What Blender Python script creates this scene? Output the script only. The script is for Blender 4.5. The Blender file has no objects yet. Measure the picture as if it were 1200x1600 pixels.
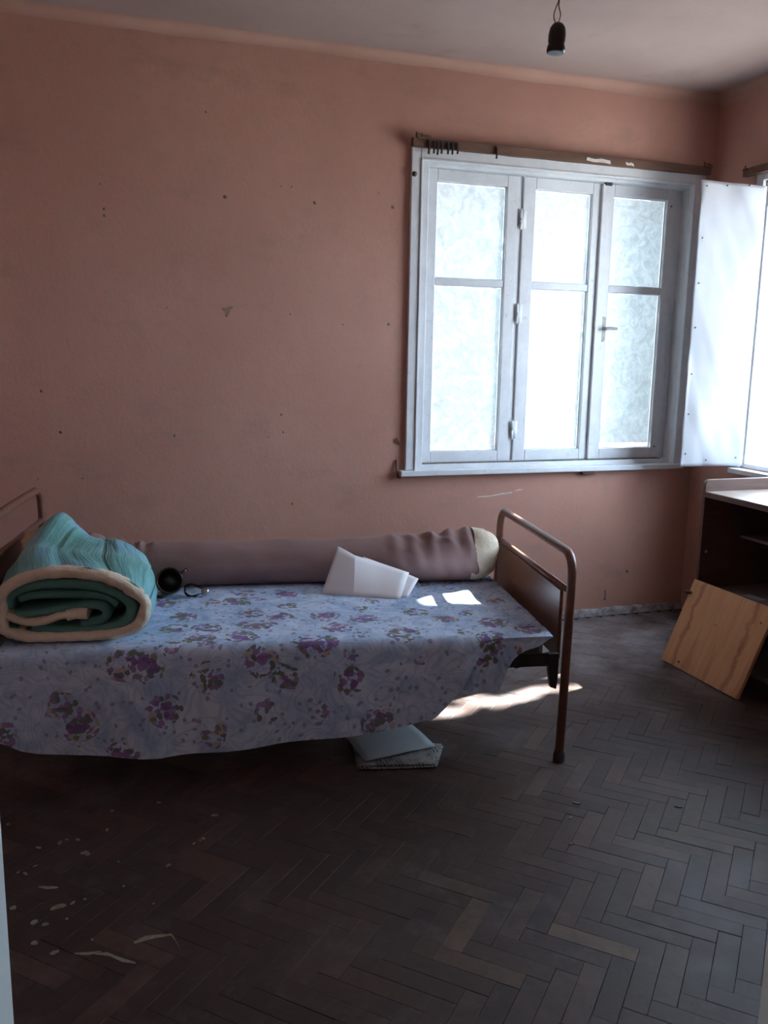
import bpy, bmesh, math, random
from mathutils import Vector, Matrix, noise
random.seed(7)
scn = bpy.context.scene
C = scn.collection

# ------------------------------------------------------------------ camera
YAW, PITCH, ROLL, FPX = math.radians(18.623), math.radians(10.214), math.radians(1.0007), 1357.97
fw = Vector((math.sin(YAW)*math.cos(PITCH), math.cos(YAW)*math.cos(PITCH), -math.sin(PITCH)))
rt = Vector((math.cos(YAW), -math.sin(YAW), 0)); up = rt.cross(fw)
rt, up = rt*math.cos(ROLL)+up*math.sin(ROLL), up*math.cos(ROLL)-rt*math.sin(ROLL)
CAM = Vector((0, 0, 1.4))
cam = bpy.data.objects.new('camera', bpy.data.cameras.new('camera')); C.objects.link(cam)
cam.matrix_world = Matrix(((rt.x, up.x, -fw.x, CAM.x), (rt.y, up.y, -fw.y, CAM.y), (rt.z, up.z, -fw.z, CAM.z), (0, 0, 0, 1)))
cam.data.sensor_fit = 'VERTICAL'; cam.data.sensor_height = 36; cam.data.lens = FPX/1600*36
cam.data.clip_start = 0.02
scn.camera = cam

# ------------------------------------------------------------------ world, sun, exposure
w = bpy.data.worlds.new('sky'); scn.world = w; w.use_nodes = True
bgn = w.node_tree.nodes['Background']
bgn.inputs[0].default_value = (0.64, 0.80, 1.0, 1); bgn.inputs[1].default_value = 1.0
SUN = Vector((1, 0.26, 0.75)).normalized()               # towards the sun
sl = bpy.data.lights.new('sun', 'SUN'); sl.energy = 5.5; sl.angle = math.radians(0.4); sl.color = (1, 0.95, 0.88)
so = bpy.data.objects.new('sun', sl); C.objects.link(so); so.location = (9, 6, 8)
so.rotation_euler = SUN.to_track_quat('Z', 'Y').to_euler()
scn.view_settings.view_transform = 'Standard'; scn.view_settings.look = 'None'
scn.view_settings.gamma = 1.0; scn.view_settings.use_curve_mapping = False
scn.view_settings.exposure = 4.22
try:
    scn.cycles.use_denoising = True; scn.cycles.max_bounces = 10; scn.cycles.diffuse_bounces = 6
    scn.cycles.transparent_max_bounces = 12; scn.cycles.sample_clamp_indirect = 6.0
except Exception:
    pass

# ------------------------------------------------------------------ materials
def mat(name, col=(.5, .5, .5), rough=.6, metal=0.0, spec=.5):
    m = bpy.data.materials.new(name); m.use_nodes = True
    b = m.node_tree.nodes['Principled BSDF']
    b.inputs['Base Color'].default_value = (*col, 1); b.inputs['Roughness'].default_value = rough
    b.inputs['Metallic'].default_value = metal; b.inputs['Specular IOR Level'].default_value = spec
    return m
class NT:
    def __init__(s, m): s.m = m; s.t = m.node_tree; s.b = s.t.nodes.get('Principled BSDF')
    def n(s, typ, **kw):
        n = s.t.nodes.new(typ)
        for k, v in kw.items():
            if k in ('inp',): continue
            setattr(n, k, v)
        for k, v in kw.get('inp', {}).items():
            if isinstance(v, bpy.types.NodeSocket): s.t.links.new(v, n.inputs[k])
            else: n.inputs[k].default_value = v
        return n
    def l(s, a, b): s.t.links.new(a, b)
    def coord(s, kind='Object', scale=(1, 1, 1), rot=(0, 0, 0)):
        if kind == 'UV': o = s.n('ShaderNodeUVMap').outputs[0]
        elif kind == 'World': o = s.n('ShaderNodeNewGeometry').outputs['Position']
        else: o = s.n('ShaderNodeTexCoord').outputs[kind]
        return s.n('ShaderNodeMapping', inp={'Vector': o, 'Scale': scale, 'Rotation': rot}).outputs[0]
    def noise(s, v, scale, detail=4, rough=.55, dist=0):
        return s.n('ShaderNodeTexNoise', inp={'Vector': v, 'Scale': scale, 'Detail': detail, 'Roughness': rough, 'Distortion': dist}).outputs['Fac']
    def ramp(s, fac, stops, interp='LINEAR'):
        r = s.n('ShaderNodeValToRGB', inp={'Fac': fac}); e = r.color_ramp.elements; r.color_ramp.interpolation = interp
        while len(e) < len(stops): e.new(.5)
        for k, (p, c) in enumerate(stops):
            e[k].position = p; e[k].color = (*c, 1) if len(c) == 3 else c
        return r.outputs[0]
    def sl(s, fac, a, b): return s.n('ShaderNodeMapRange', inp={0: fac, 1: a, 2: b}).outputs[0]
    def mix(s, fac, a, b, mode='MIX'):
        n = s.n('ShaderNodeMix', data_type='RGBA', blend_type=mode)
        for i, v in ((0, fac), (6, a), (7, b)):
            if isinstance(v, bpy.types.NodeSocket): s.l(v, n.inputs[i])
            elif i == 0: n.inputs[0].default_value = v
            else: n.inputs[i].default_value = (*v, 1)
        return n.outputs[2]
    def math(s, op, a, b=0):
        n = s.n('ShaderNodeMath', operation=op)
        for i, v in ((0, a), (1, b)):
            if isinstance(v, bpy.types.NodeSocket): s.l(v, n.inputs[i])
            else: n.inputs[i].default_value = v
        return n.outputs[0]
    def bump(s, h, strength=.3, dist=.01):
        n = s.n('ShaderNodeBump', inp={'Height': h, 'Strength': strength, 'Distance': dist})
        s.l(n.outputs[0], s.b.inputs['Normal'])
    def col(s, c): s.l(c, s.b.inputs['Base Color'])
    def rough(s, c): s.l(c, s.b.inputs['Roughness'])

M = {}
def noisy(key, c1, c2, scale=8, rough=.7, bump=.0, bscale=40, bdist=.004, stretch=(1, 1, 1), metal=0, spec=.5, coord='Object', lo=.3, hi=.7):
    m = mat(key, c1, rough, metal, spec); t = NT(m); v = t.coord(coord, stretch)
    t.col(t.ramp(t.noise(v, scale, 5, .6), [(lo, c1), (hi, c2)]))
    if bump: t.bump(t.noise(v, bscale, 4), bump, bdist)
    M[key] = m; return m

# pink distemper wall
m = mat('wall_paint', rough=.92, spec=.2); t = NT(m); v = t.coord('World')
base = t.ramp(t.noise(v, 1.3, 5, .6), [(.3, (.440, .233, .182)), (.7, (.520, .292, .234))])
fine = t.noise(v, 22, 5, .7)
base = t.mix(t.sl(fine, .45, .8), base, (.43, .262, .207))
grime = t.noise(t.coord('World', (1.2, 1, 2.2)), 2.6, 6, .62)
base = t.mix(t.math('MULTIPLY', t.sl(grime, .56, .78), .45), base, (.28, .19, .15))
t.col(base); t.bump(t.math('ADD', t.noise(v, 60, 5, .6), t.math('MULTIPLY', t.noise(v, 5, 3), 3)), .25, .004)
M['wall'] = m
m = mat('ceiling_paint', rough=.95, spec=.2); t = NT(m); v = t.coord('World')
base = t.ramp(t.noise(v, 1.1, 6, .6), [(.3, (.35, .268, .245)), (.7, (.43, .342, .315))])
t.col(t.mix(t.math('MULTIPLY', t.sl(t.noise(v, 3.5, 6, .7), .58, .75), .4), base, (.27, .21, .185)))
t.bump(t.noise(v, 45, 5), .2, .004); M['ceiling'] = m
noisy('cove', (.45, .265, .205), (.50, .32, .26), 3, .95, .2, 40, coord='World')
noisy('hall', (.5, .48, .45), (.56, .54, .5), 3, .9)
noisy('door_paint', (.72, .78, .77), (.64, .70, .70), 6, .45, .1, 20)
noisy('outside', (.45, .42, .38), (.55, .52, .47), 2, .9)
noisy('ground', (.26, .26, .25), (.34, .335, .32), 1.5, .95)
# window paint: aged bluish white gloss
m = mat('window_paint', rough=.5); t = NT(m); v = t.coord('World')
base = t.ramp(t.noise(v, 9, 5, .65), [(.3, (.60, .63, .66)), (.7, (.71, .74, .76))])
t.col(t.mix(t.math('MULTIPLY', t.sl(t.noise(v, 34, 6, .7), .60, .76), .55), base, (.30, .27, .23)))
t.bump(t.noise(v, 55, 4), .15, .003); M['wpaint'] = m
noisy('grime', (.09, .075, .065), (.2, .18, .15), 30, .9)
noisy('rust', (.10, .045, .028), (.17, .09, .05), 40, .75, .3, 90)
noisy('rod_wood', (.17, .085, .05), (.085, .048, .035), 9, .75, .3, 60, stretch=(.6, 4, 4))
noisy('plaster_chip', (.72, .70, .66), (.55, .52, .48), 40, .9)
noisy('black_iron', (.012, .011, .011), (.03, .026, .024), 30, .6)
noisy('steel', (.55, .56, .58), (.35, .36, .38), 30, .35, metal=1)
noisy('handle_metal', (.42, .43, .40), (.26, .26, .24), 60, .5)
# thin pane: clear + faint reflection
m = bpy.data.materials.new('pane'); m.use_nodes = True; t = NT(m); nt = m.node_tree; nt.nodes.remove(t.b)
tr = t.n('ShaderNodeBsdfTransparent', inp={'Color': (.93, .96, .95, 1)}); gl = t.n('ShaderNodeBsdfGlossy', inp={'Roughness': .05})
fr = t.n('ShaderNodeFresnel', inp={'IOR': 1.45}); mx = t.n('ShaderNodeMixShader')
t.l(fr.outputs[0], mx.inputs[0]); t.l(tr.outputs[0], mx.inputs[1]); t.l(gl.outputs[0], mx.inputs[2]); t.l(mx.outputs[0], nt.nodes['Material Output'].inputs[0])
M['pane'] = m
def translucent(key, colf, trans, tint=(.9, .97, 1)):
    m = bpy.data.materials.new(key); m.use_nodes = True; t = NT(m); nt = m.node_tree; nt.nodes.remove(t.b)
    c = colf(t)
    di = t.n('ShaderNodeBsdfDiffuse', inp={'Color': c}); tl = t.n('ShaderNodeBsdfTranslucent', inp={'Color': t.mix(1, c, tint, 'MULTIPLY')})
    mx = t.n('ShaderNodeMixShader', inp={0: trans})
    t.l(di.outputs[0], mx.inputs[1]); t.l(tl.outputs[0], mx.inputs[2]); t.l(mx.outputs[0], nt.nodes['Material Output'].inputs[0])
    M[key] = m; return m
def paper_col(t):
    v = t.coord('World')
    a = t.noise(v, 16, 6, .7, 1.2); b = t.noise(v, 45, 4, .6, 2.0)
    return t.mix(t.math('MULTIPLY', t.sl(b, .5, .72), .35), t.ramp(a, [(.35, (.58, .59, .58)), (.62, (.82, .83, .82))]), (.5, .5, .48))
translucent('window_paper', paper_col, .160)
def sheet_col(t):
    v = t.coord('World'); return t.ramp(t.noise(v, 5, 4), [(.3, (.72, .745, .78)), (.7, (.79, .81, .84))])
translucent('white_sheet', sheet_col, .30)
def leaf_col(t):
    return t.ramp(t.noise(t.coord('World'), 2, 3), [(.3, (.05, .11, .025)), (.7, (.12, .20, .05))])
translucent('leaf', leaf_col, .35, (.9, 1, .5))
noisy('bark', (.10, .07, .05), (.18, .13, .09), 12, .95, .5, 30)
# parquet
m = mat('parquet', rough=.42, spec=.28); t = NT(m); v = t.coord('World')
tone = t.n('ShaderNodeAttribute', attribute_name='tone').outputs['Fac']
wood = t.ramp(tone, [(0, (.036, .021, .018)), (.5, (.056, .032, .026)), (.85, (.088, .052, .037)), (1, (.14, .088, .055))])
n1 = t.noise(v, 1.7, 6, .62); n2 = t.noise(v, 7, 6, .7); n3 = t.noise(t.coord('World', (1, 1, 1), (0, 0, .7)), 26, 6, .75, .6)
wood = t.mix(t.math('MULTIPLY', t.sl(n3, .42, .72), .5), wood, (.022, .015, .013))
wood = t.mix(t.math('MULTIPLY', t.sl(n1, .48, .70), .75), wood, (.020, .014, .013))
wood = t.mix(t.math('MULTIPLY', t.sl(n2, .52, .74), .42), wood, (.125, .098, .09))
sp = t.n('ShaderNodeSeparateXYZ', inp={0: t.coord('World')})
dust_skylight = t.math('MULTIPLY', t.sl(t.math('ADD', sp.outputs[1], t.math('MULTIPLY', t.noise(v, 2.3, 5, .6), 1.6)), 3.5, 4.4), t.sl(t.noise(v, 4.5, 6, .7), .3, .62))
wood = t.mix(t.math('MULTIPLY', dust_skylight, .75), wood, (.27, .25, .255))  # dusty grey with window skylight painted in, lighter towards the back wall
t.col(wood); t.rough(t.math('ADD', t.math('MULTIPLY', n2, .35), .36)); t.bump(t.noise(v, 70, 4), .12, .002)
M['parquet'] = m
noisy('subfloor', (.016, .012, .011), (.032, .025, .022), 20, .95, coord='World')
noisy('paint_spot', (.27, .24, .175), (.17, .15, .11), 60, .8)
noisy('baseboard_paint', (.40, .38, .41), (.16, .13, .12), 26, .85, .4, 60, coord='World', lo=.35, hi=.65)
# bed
noisy('bed_tube', (.20, .088, .060), (.13, .056, .040), 30, .38, coord='Object', bump=.1, bscale=120)
m = mat('bed_panel', rough=.35); t = NT(m); v = t.coord('Object', (1, .6, 9))
t.col(t.ramp(t.noise(v, 6, 6, .6, .6), [(.3, (.10, .038, .018)), (.7, (.17, .070, .030))])); M['panel'] = m
noisy('mattress_tick', (.105, .115, .095), (.075, .08, .07), 20, .95, .3, 90)
noisy('bolster', (.245, .158, .150), (.31, .208, .197), 5, .85, .3, 130, .002, coord='Object', spec=.25)
noisy('cream', (.74, .65, .52), (.62, .53, .41), 16, .95, .6, 45, .01, spec=.2)
# floral sheet
m = mat('floral_cotton', rough=.9, spec=.2); t = NT(m); v = t.coord('UV')
wv = t.n('ShaderNodeVectorMath', operation='ADD', inp={0: v}); nn = t.n('ShaderNodeTexNoise', inp={'Vector': v, 'Scale': 9.0, 'Detail': 3.0})
sc_ = t.n('ShaderNodeVectorMath', operation='SCALE', inp={0: nn.outputs['Color'], 'Scale': .05}); t.l(sc_.outputs[0], wv.inputs[1]); wv = wv.outputs[0]
ground = t.ramp(t.noise(v, 7.5, 4, .6, 1.5), [(.36, (.34, .48, .70)), (.62, (.58, .69, .86))])
def vor(vec, scale, rnd=1.0, feat='F1'):
    return t.n('ShaderNodeTexVoronoi', feature=feat, inp={'Vector': vec, 'Scale': scale, 'Randomness': rnd})
def chan(sock, i): return t.n('ShaderNodeSeparateColor', inp={0: sock}).outputs[i]
# paisley contour lines
pz = t.n('ShaderNodeTexNoise', inp={'Vector': v, 'Scale': 6.5, 'Detail': 1.5, 'Distortion': 1.2}).outputs['Fac']
ln = t.math('ABSOLUTE', t.math('SINE', t.math('MULTIPLY', pz, 34)))
ground = t.mix(t.math('MULTIPLY', t.sl(ln, .82, .99), .38), ground, (.24, .32, .50))
# small sprigs
spr = vor(wv, 30, 1.0); sm = t.math('MULTIPLY', t.math('LESS_THAN', spr.outputs['Distance'], .22), t.math('GREATER_THAN', chan(spr.outputs['Color'], 2), .45))
colr = t.mix(t.math('MULTIPLY', sm, .75), ground, (.20, .22, .36))
# flower groups: leaves, petals, dark hearts
clus = vor(v, 7.0, .85); cd = t.math('ADD', clus.outputs['Distance'], t.math('MULTIPLY', t.noise(v, 22, 2), .22))
pet = vor(wv, 54, .95); hue = chan(pet.outputs['Color'], 0)
sel = t.math('MULTIPLY', t.math('LESS_THAN', cd, .52), t.math('MULTIPLY', t.math('LESS_THAN', pet.outputs['Distance'], .62), t.math('GREATER_THAN', chan(pet.outputs['Color'], 1), .22)))
pc = t.ramp(hue, [(0, (.13, .15, .12)), (.36, (.20, .21, .14)), (.46, (.24, .15, .36)), (.74, (.32, .20, .44)), (.86, (.46, .40, .34))], 'CONSTANT')
colr = t.mix(t.math('MULTIPLY', sel, .9), colr, pc)
fl = vor(wv, 27, .9); big = t.math('MULTIPLY', t.math('LESS_THAN', t.math('ADD', fl.outputs['Distance'], t.math('MULTIPLY', t.noise(v, 70, 2), .25)), .60), t.math('LESS_THAN', cd, .40))
bc = t.ramp(chan(fl.outputs['Color'], 1), [(0, (.19, .10, .30)), (.5, (.27, .15, .38)), (.75, (.16, .18, .12))], 'CONSTANT')
colr = t.mix(t.math('MULTIPLY', big, .88), colr, bc)
t.col(colr); t.bump(t.noise(v, 14, 4), .25, .01); M['floral'] = m
# quilt
m = mat('teal_satin', rough=.5, spec=.35); t = NT(m); v = t.coord('UV')
band = t.n('ShaderNodeTexWave', inp={'Vector': v, 'Scale': 2.2, 'Distortion': 3.0, 'Detail': 2.0}).outputs['Fac']
base = t.ramp(t.noise(v, 4.5, 3, .5), [(.36, (.12, .31, .27)), (.5, (.18, .44, .45)), (.64, (.20, .42, .58))])
str_ = t.noise(t.coord('UV', (3, 60, 1)), 2.0, 3, .6)
base = t.mix(t.math('MULTIPLY', t.sl(str_, .5, .68), .6), base, (.07, .22, .19))
t.col(base); t.bump(t.math('ADD', str_, t.noise(v, 9, 3)), .35, .012); M['teal'] = m
noisy('teal_inner', (.08, .21, .18), (.11, .27, .24), 9, .7, .5, 26, .012, spec=.25)
noisy('pot_glaze', (.030, .014, .010), (.055, .026, .016), 14, .22)
noisy('pot_inside', (.008, .005, .004), (.012, .008, .006), 14, .5)
noisy('white_paper', (.80, .79, .82), (.85, .84, .87), 4, .8, .1, 12, .01)
noisy('grey_paper', (.30, .34, .37), (.36, .40, .43), 5, .85)
m = mat('newsprint', rough=.9); t = NT(m); v = t.coord('Object')
ln = t.n('ShaderNodeTexWave', bands_direction='X', inp={'Vector': v, 'Scale': 26.0, 'Distortion': 6.0, 'Detail': 3.0}).outputs['Fac']
t.col(t.mix(t.sl(t.noise(v, 18, 5, .7), .42, .6), t.ramp(ln, [(.3, (.05, .05, .055)), (.7, (.20, .20, .20))]), (.26, .26, .255))); M['news'] = m
# cabinet
m = mat('cabinet_veneer', rough=.5); t = NT(m); v = t.coord('Object', (1, 1, 8))
t.col(t.ramp(t.noise(v, 5, 6, .6, .5), [(.3, (.080, .040, .031)), (.7, (.135, .072, .054))])); M['veneer'] = m
m = mat('cabinet_top', rough=.3); t = NT(m); v = t.coord('Object', (6, 1, 1))
t.col(t.ramp(t.noise(v, 4, 6, .6), [(.3, (.20, .15, .12)), (.7, (.33, .27, .22))])); M['cabtop'] = m
noisy('cabinet_inside', (.22, .18, .18), (.27, .22, .22), 9, .8)
m = mat('plywood', rough=.6); t = NT(m); v = t.coord('UV', (16, 1.6, 1)); v2 = t.coord('UV', (7, 1.1, 1))
pl = t.ramp(t.noise(v, 2.2, 6, .6, .4), [(.3, (.60, .33, .165)), (.7, (.72, .43, .23))])
t.col(t.mix(t.math('MULTIPLY', t.sl(t.noise(v2, 1.5, 4, .55, .8), .58, .68), .4), pl, (.30, .13, .06)))
uvx = t.n('ShaderNodeSeparateXYZ', inp={0: t.coord('UV')}).outputs[0]; wob = t.math('MULTIPLY', t.math('SUBTRACT', t.noise(t.coord('UV', (2, 5, 1)), 2.0, 3), .5), .10)
bands = None
for c_, w_ in ((.075, .016), (.425, .020)):
    bd0 = t.sl(t.math('ABSOLUTE', t.math('ADD', t.math('SUBTRACT', uvx, c_), wob)), w_, w_*.3); bands = bd0 if bands is None else t.math('ADD', bands, bd0)
prev = t.b.inputs['Base Color'].links[0].from_socket
t.col(t.mix(t.math('MULTIPLY', t.math('MULTIPLY', bands, t.noise(t.coord('UV', (12, 4, 1)), 2.0, 3)), 1.0), prev, (.30, .10, .045))); M['ply'] = m
noisy('bakelite', (.014, .008, .007), (.026, .014, .012), 20, .35)
noisy('cord', (.22, .18, .13), (.15, .12, .09), 60, .8)
m = mat('bulb_glass', (.95, .96, .97), .03); m.node_tree.nodes['Principled BSDF'].inputs['Transmission Weight'].default_value = .95; M['bulb'] = m

# ------------------------------------------------------------------ mesh helpers
class MB:
    def __init__(s): s.v = []; s.f = []; s.uv = {}
    def add(s, vs, fs):
        o = len(s.v); s.v += [tuple(p) for p in vs]; s.f += [tuple(i+o for i in f) for f in fs]; return s
    def box(s, a, b):
        (x0, y0, z0), (x1, y1, z1) = a, b
        return s.add([(x0, y0, z0), (x1, y0, z0), (x1, y1, z0), (x0, y1, z0), (x0, y0, z1), (x1, y0, z1), (x1, y1, z1), (x0, y1, z1)],
                     [(3, 2, 1, 0), (4, 5, 6, 7), (0, 1, 5, 4), (1, 2, 6, 5), (2, 3, 7, 6), (3, 0, 4, 7)])
    def tube(s, path, r, seg=10, caps=True, flat=None):
        path = [Vector(p) for p in path]; n = len(path); vs = []; fs = []
        rr = r if isinstance(r, (list, tuple)) else [r]*n
        tg = [(path[min(i+1, n-1)]-path[max(i-1, 0)]).normalized() for i in range(n)]
        ref = Vector((0, 0, 1)) if abs(tg[0].z) < .9 else Vector((1, 0, 0))
        nv = (ref-tg[0]*ref.dot(tg[0])).normalized()
        for i in range(n):
            nv = (nv-tg[i]*nv.dot(tg[i])).normalized(); bv = tg[i].cross(nv)
            for k in range(seg):
                a = 2*math.pi*k/seg; fx, fy = flat or (1, 1)
                vs.append(path[i]+nv*math.cos(a)*rr[i]*fx+bv*math.sin(a)*rr[i]*fy)
        for i in range(n-1):
            for k in range(seg):
                a = i*seg+k; b = i*seg+(k+1) % seg; fs.append((a, b, b+seg, a+seg))
        if caps: fs += [tuple(range(seg))[::-1], tuple((n-1)*seg+k for k in range(seg))]
        return s.add(vs, fs)
    def lathe(s, prof, mtx=None, seg=24):
        vs = []; fs = []; n = len(prof); mtx = mtx or Matrix()
        for (r, z) in prof:
            for k in range(seg):
                a = 2*math.pi*k/seg; vs.append(mtx @ Vector((r*math.cos(a), r*math.sin(a), z)))
        for i in range(n-1):
            for k in range(seg):
                a = i*seg+k; b = i*seg+(k+1) % seg; fs.append((a, b, b+seg, a+seg))
        return s.add(vs, fs)
    def grid(s, fn, nu, nv, uv=None):
        vs = [fn(i/nu, j/nv) for j in range(nv+1) for i in range(nu+1)]; o = len(s.v)
        fs = [(j*(nu+1)+i, j*(nu+1)+i+1, (j+1)*(nu+1)+i+1, (j+1)*(nu+1)+i) for j in range(nv) for i in range(nu)]
        if uv:
            for j in range(nv+1):
                for i in range(nu+1): s.uv[o+j*(nu+1)+i] = uv(i/nu, j/nv)
        return s.add(vs, fs)
    def prism(s, pts, z0, z1):
        n = len(pts)
        return s.add([(x, y, z0) for x, y in pts]+[(x, y, z1) for x, y in pts],
                     [tuple(range(n))[::-1], tuple(range(n, 2*n))]+[(i, (i+1) % n, (i+1) % n+n, i+n) for i in range(n)])
    def mesh(s, name, material):
        me = bpy.data.meshes.new(name); me.from_pydata(s.v, [], s.f)
        if s.uv:
            ul = me.uv_layers.new(name='UVMap')
            for lp in me.loops: ul.data[lp.index].uv = s.uv.get(lp.vertex_index, (0, 0))
        me.materials.append(M[material]); me.update(); return me
    def build(s, name, material, parent=None, smooth=False, bevel=0, solid=0, loc=None):
        o = bpy.data.objects.new(name, s.mesh(name, material)); C.objects.link(o)
        if parent is not None: o.parent = parent
        if loc: o.location = loc
        if smooth:
            for p in o.data.polygons: p.use_smooth = True
        if solid:
            md = o.modifiers.new('thickness', 'SOLIDIFY'); md.thickness = solid; md.offset = -1
        if bevel:
            md = o.modifiers.new('edge', 'BEVEL'); md.width = bevel; md.segments = 2; md.limit_method = 'ANGLE'
        return o
def empty(name, loc=(0, 0, 0), rz=0):
    o = bpy.data.objects.new(name, None); C.objects.link(o); o.location = loc; o.rotation_euler = (0, 0, rz); o.empty_display_size = .1; return o
def tag(o, label, cat, group=None):
    o['label'] = label; o['category'] = cat
    if group: o['group'] = group
    return o
def struct(o, label=None, cat=None):
    o['kind'] = 'structure'
    if label: o['label'] = label
    if cat: o['category'] = cat
    return o
def box(a, b): return MB().box(a, b)
def arc_path(pts, r, seg=6):
    out = [Vector(pts[0])]
    for i in range(1, len(pts)-1):
        p = Vector(pts[i]); a = (Vector(pts[i-1])-p).normalized(); b = (Vector(pts[i+1])-p).normalized()
        ang = a.angle(b); d = min(r/math.tan(ang/2), (Vector(pts[i-1])-p).length*.9, (Vector(pts[i+1])-p).length*.9)
        s0 = p+a*d; s1 = p+b*d
        for k in range(seg+1):
            u = k/seg; out.append(s0*(1-u)**2+p*2*u*(1-u)+s1*u*u)
    out.append(Vector(pts[-1])); return out
def lerp_tab(tab, x):
    if x <= tab[0][0]: return tab[0][1]
    for (a, b), (c, d) in zip(tab, tab[1:]):
        if x <= c: return b+(d-b)*(x-a)/(c-a)
    return tab[-1][1]
def nz(x, y=0, z=0): return noise.noise(Vector((x, y, z)))
def blob(cx, cy, r, n=9, seed=0, sx=1, sy=1, rot=0):
    pts = []
    for k in range(n):
        a = 2*math.pi*k/n; q = r*(.7+.5*random.random()); x, y = q*math.cos(a)*sx, q*math.sin(a)*sy
        pts.append((cx+x*math.cos(rot)-y*math.sin(rot), cy+x*math.sin(rot)+y*math.cos(rot)))
    return pts

# ------------------------------------------------------------------ room shell
XL, XR, YF, YB, ZC = -0.62, 3.165, 0.75, 4.03, 2.75
WO = (1.50, 3.04, 0.835, 2.315)          # back window opening x0 x1 z0 z1
RO = (2.00, 3.645, 0.862, 2.275)         # side window opening y0 y1 z0 z1
BT, RT_ = 0.38, 0.13
b = MB()
b.box((XL-.2, YB, -.1), (WO[0], YB+BT, ZC+.1)); b.box((WO[1], YB, -.1), (XR+RT_, YB+BT, ZC+.1))
b.box((WO[0], YB, -.1), (WO[1], YB+BT, WO[2])); b.box((WO[0], YB, WO[3]), (WO[1], YB+BT, ZC+.1))
wall_back = struct(b.build('wall_back', 'wall'), 'pink plastered wall with the papered window behind the bed', 'wall')
b = MB()
b.box((XR, YF-.15, -.1), (XR+RT_, RO[0], ZC+.1)); b.box((XR, RO[1], -.1), (XR+RT_, YB, ZC+.1))
b.box((XR, RO[0], -.1), (XR+RT_, RO[1], RO[2])); b.box((XR, RO[0], RO[3]), (XR+RT_, RO[1], ZC+.1))
struct(b.build('wall_right', 'wall'), 'pink side wall holding the open window', 'wall')
struct(box((XL-.2, YF-.15, -.1), (XL, YB, ZC+.1)).build('wall_left', 'wall'), 'pink wall beyond the head of the bed', 'wall')
DX0, DX1, DZ = -0.089, 0.765, 2.05
b = MB(); b.box((XL, YF-.15, -.1), (DX0-.03, YF, ZC+.1)); b.box((DX1+.03, YF-.15, -.1), (XR, YF, ZC+.1)); b.box((DX0-.03, YF-.15, DZ+.03), (DX1+.03, YF, ZC+.1))
struct(b.build('wall_front', 'wall'), 'pink wall around the doorway', 'wall')
b = MB(); b.box((DX0-.03, YF-.16, 0), (DX0, YF+.012, DZ)); b.box((DX1, YF-.16, 0), (DX1+.03, YF+.012, DZ)); b.box((DX0-.03, YF-.16, DZ), (DX1+.03, YF+.012, DZ+.03))
struct(b.build('trim_1', 'door_paint', bevel=.003), 'white painted door frame at the edges of the view', 'door frame')
struct(box((XL-.2, YF-.15, ZC), (XR+RT_, YB+BT, ZC+.12)).build('ceiling', 'ceiling'), 'off-white stained plaster ceiling', 'ceiling')
# hall behind the doorway
b = MB(); HX0, HX1, HY0 = -1.1, 1.9, -1.3
b.box((HX0-.1, HY0-.1, -.1), (HX0, YF-.15, ZC)); b.box((HX1, HY0-.1, -.1), (HX1+.1, YF-.15, ZC)); b.box((HX0, HY0-.1, -.1), (HX1, HY0, ZC)); b.box((HX0-.1, HY0-.1, ZC), (HX1+.1, YF-.15, ZC+.12)); b.box((HX0-.1, HY0-.1, -.12), (HX1+.1, YF-.15, -.005))
struct(b.build('wall_hall', 'hall'), 'plain hall walls outside the doorway', 'wall')
# cove between wall and ceiling, slightly wavy plaster
def cove(u, v):
    x = XL+(XR-XL)*u; r = .040+.014*nz(x*1.7, 3)+.006*nz(x*6, 1); a = math.pi/2*v
    return (x, YB-r+r*math.sin(a)+.0005-.001, ZC-r+r*math.cos(a)-.0005) if False else (x, YB-.0008-r*(1-math.sin(a)), ZC-.0008-r*(1-math.cos(a)))
struct(MB().grid(cove, 60, 6).build('trim_2', 'cove', smooth=True), 'rounded plaster cove above the back wall', 'cove')
def cove2(u, v):
    y = YF+(YB-YF)*u; r = .05+.01*nz(y*1.7, 8); a = math.pi/2*v
    return (XR-.0008-r*(1-math.sin(a)), y, ZC-.0008-r*(1-math.cos(a)))
struct(MB().grid(cove2, 40, 6).build('trim_3', 'cove', smooth=True), 'rounded plaster cove above the side wall', 'cove')
# baseboard: low crumbling painted strip
def bb(u, v):
    x = 0.3+(XR-.3)*u; z = .038+.006*nz(x*9)+.004*nz(x*31); d = .014+.004*nz(x*14, 5)
    return [(x, YB, z+.004), (x, YB-d*.7, z), (x, YB-d, z*.5), (x, YB-d-.004, .0)][round(v*3)]
struct(MB().grid(bb, 160, 3).build('baseboard_back', 'baseboard_paint', smooth=True), 'low worn grey painted strip along the floor', 'baseboard')

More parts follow.
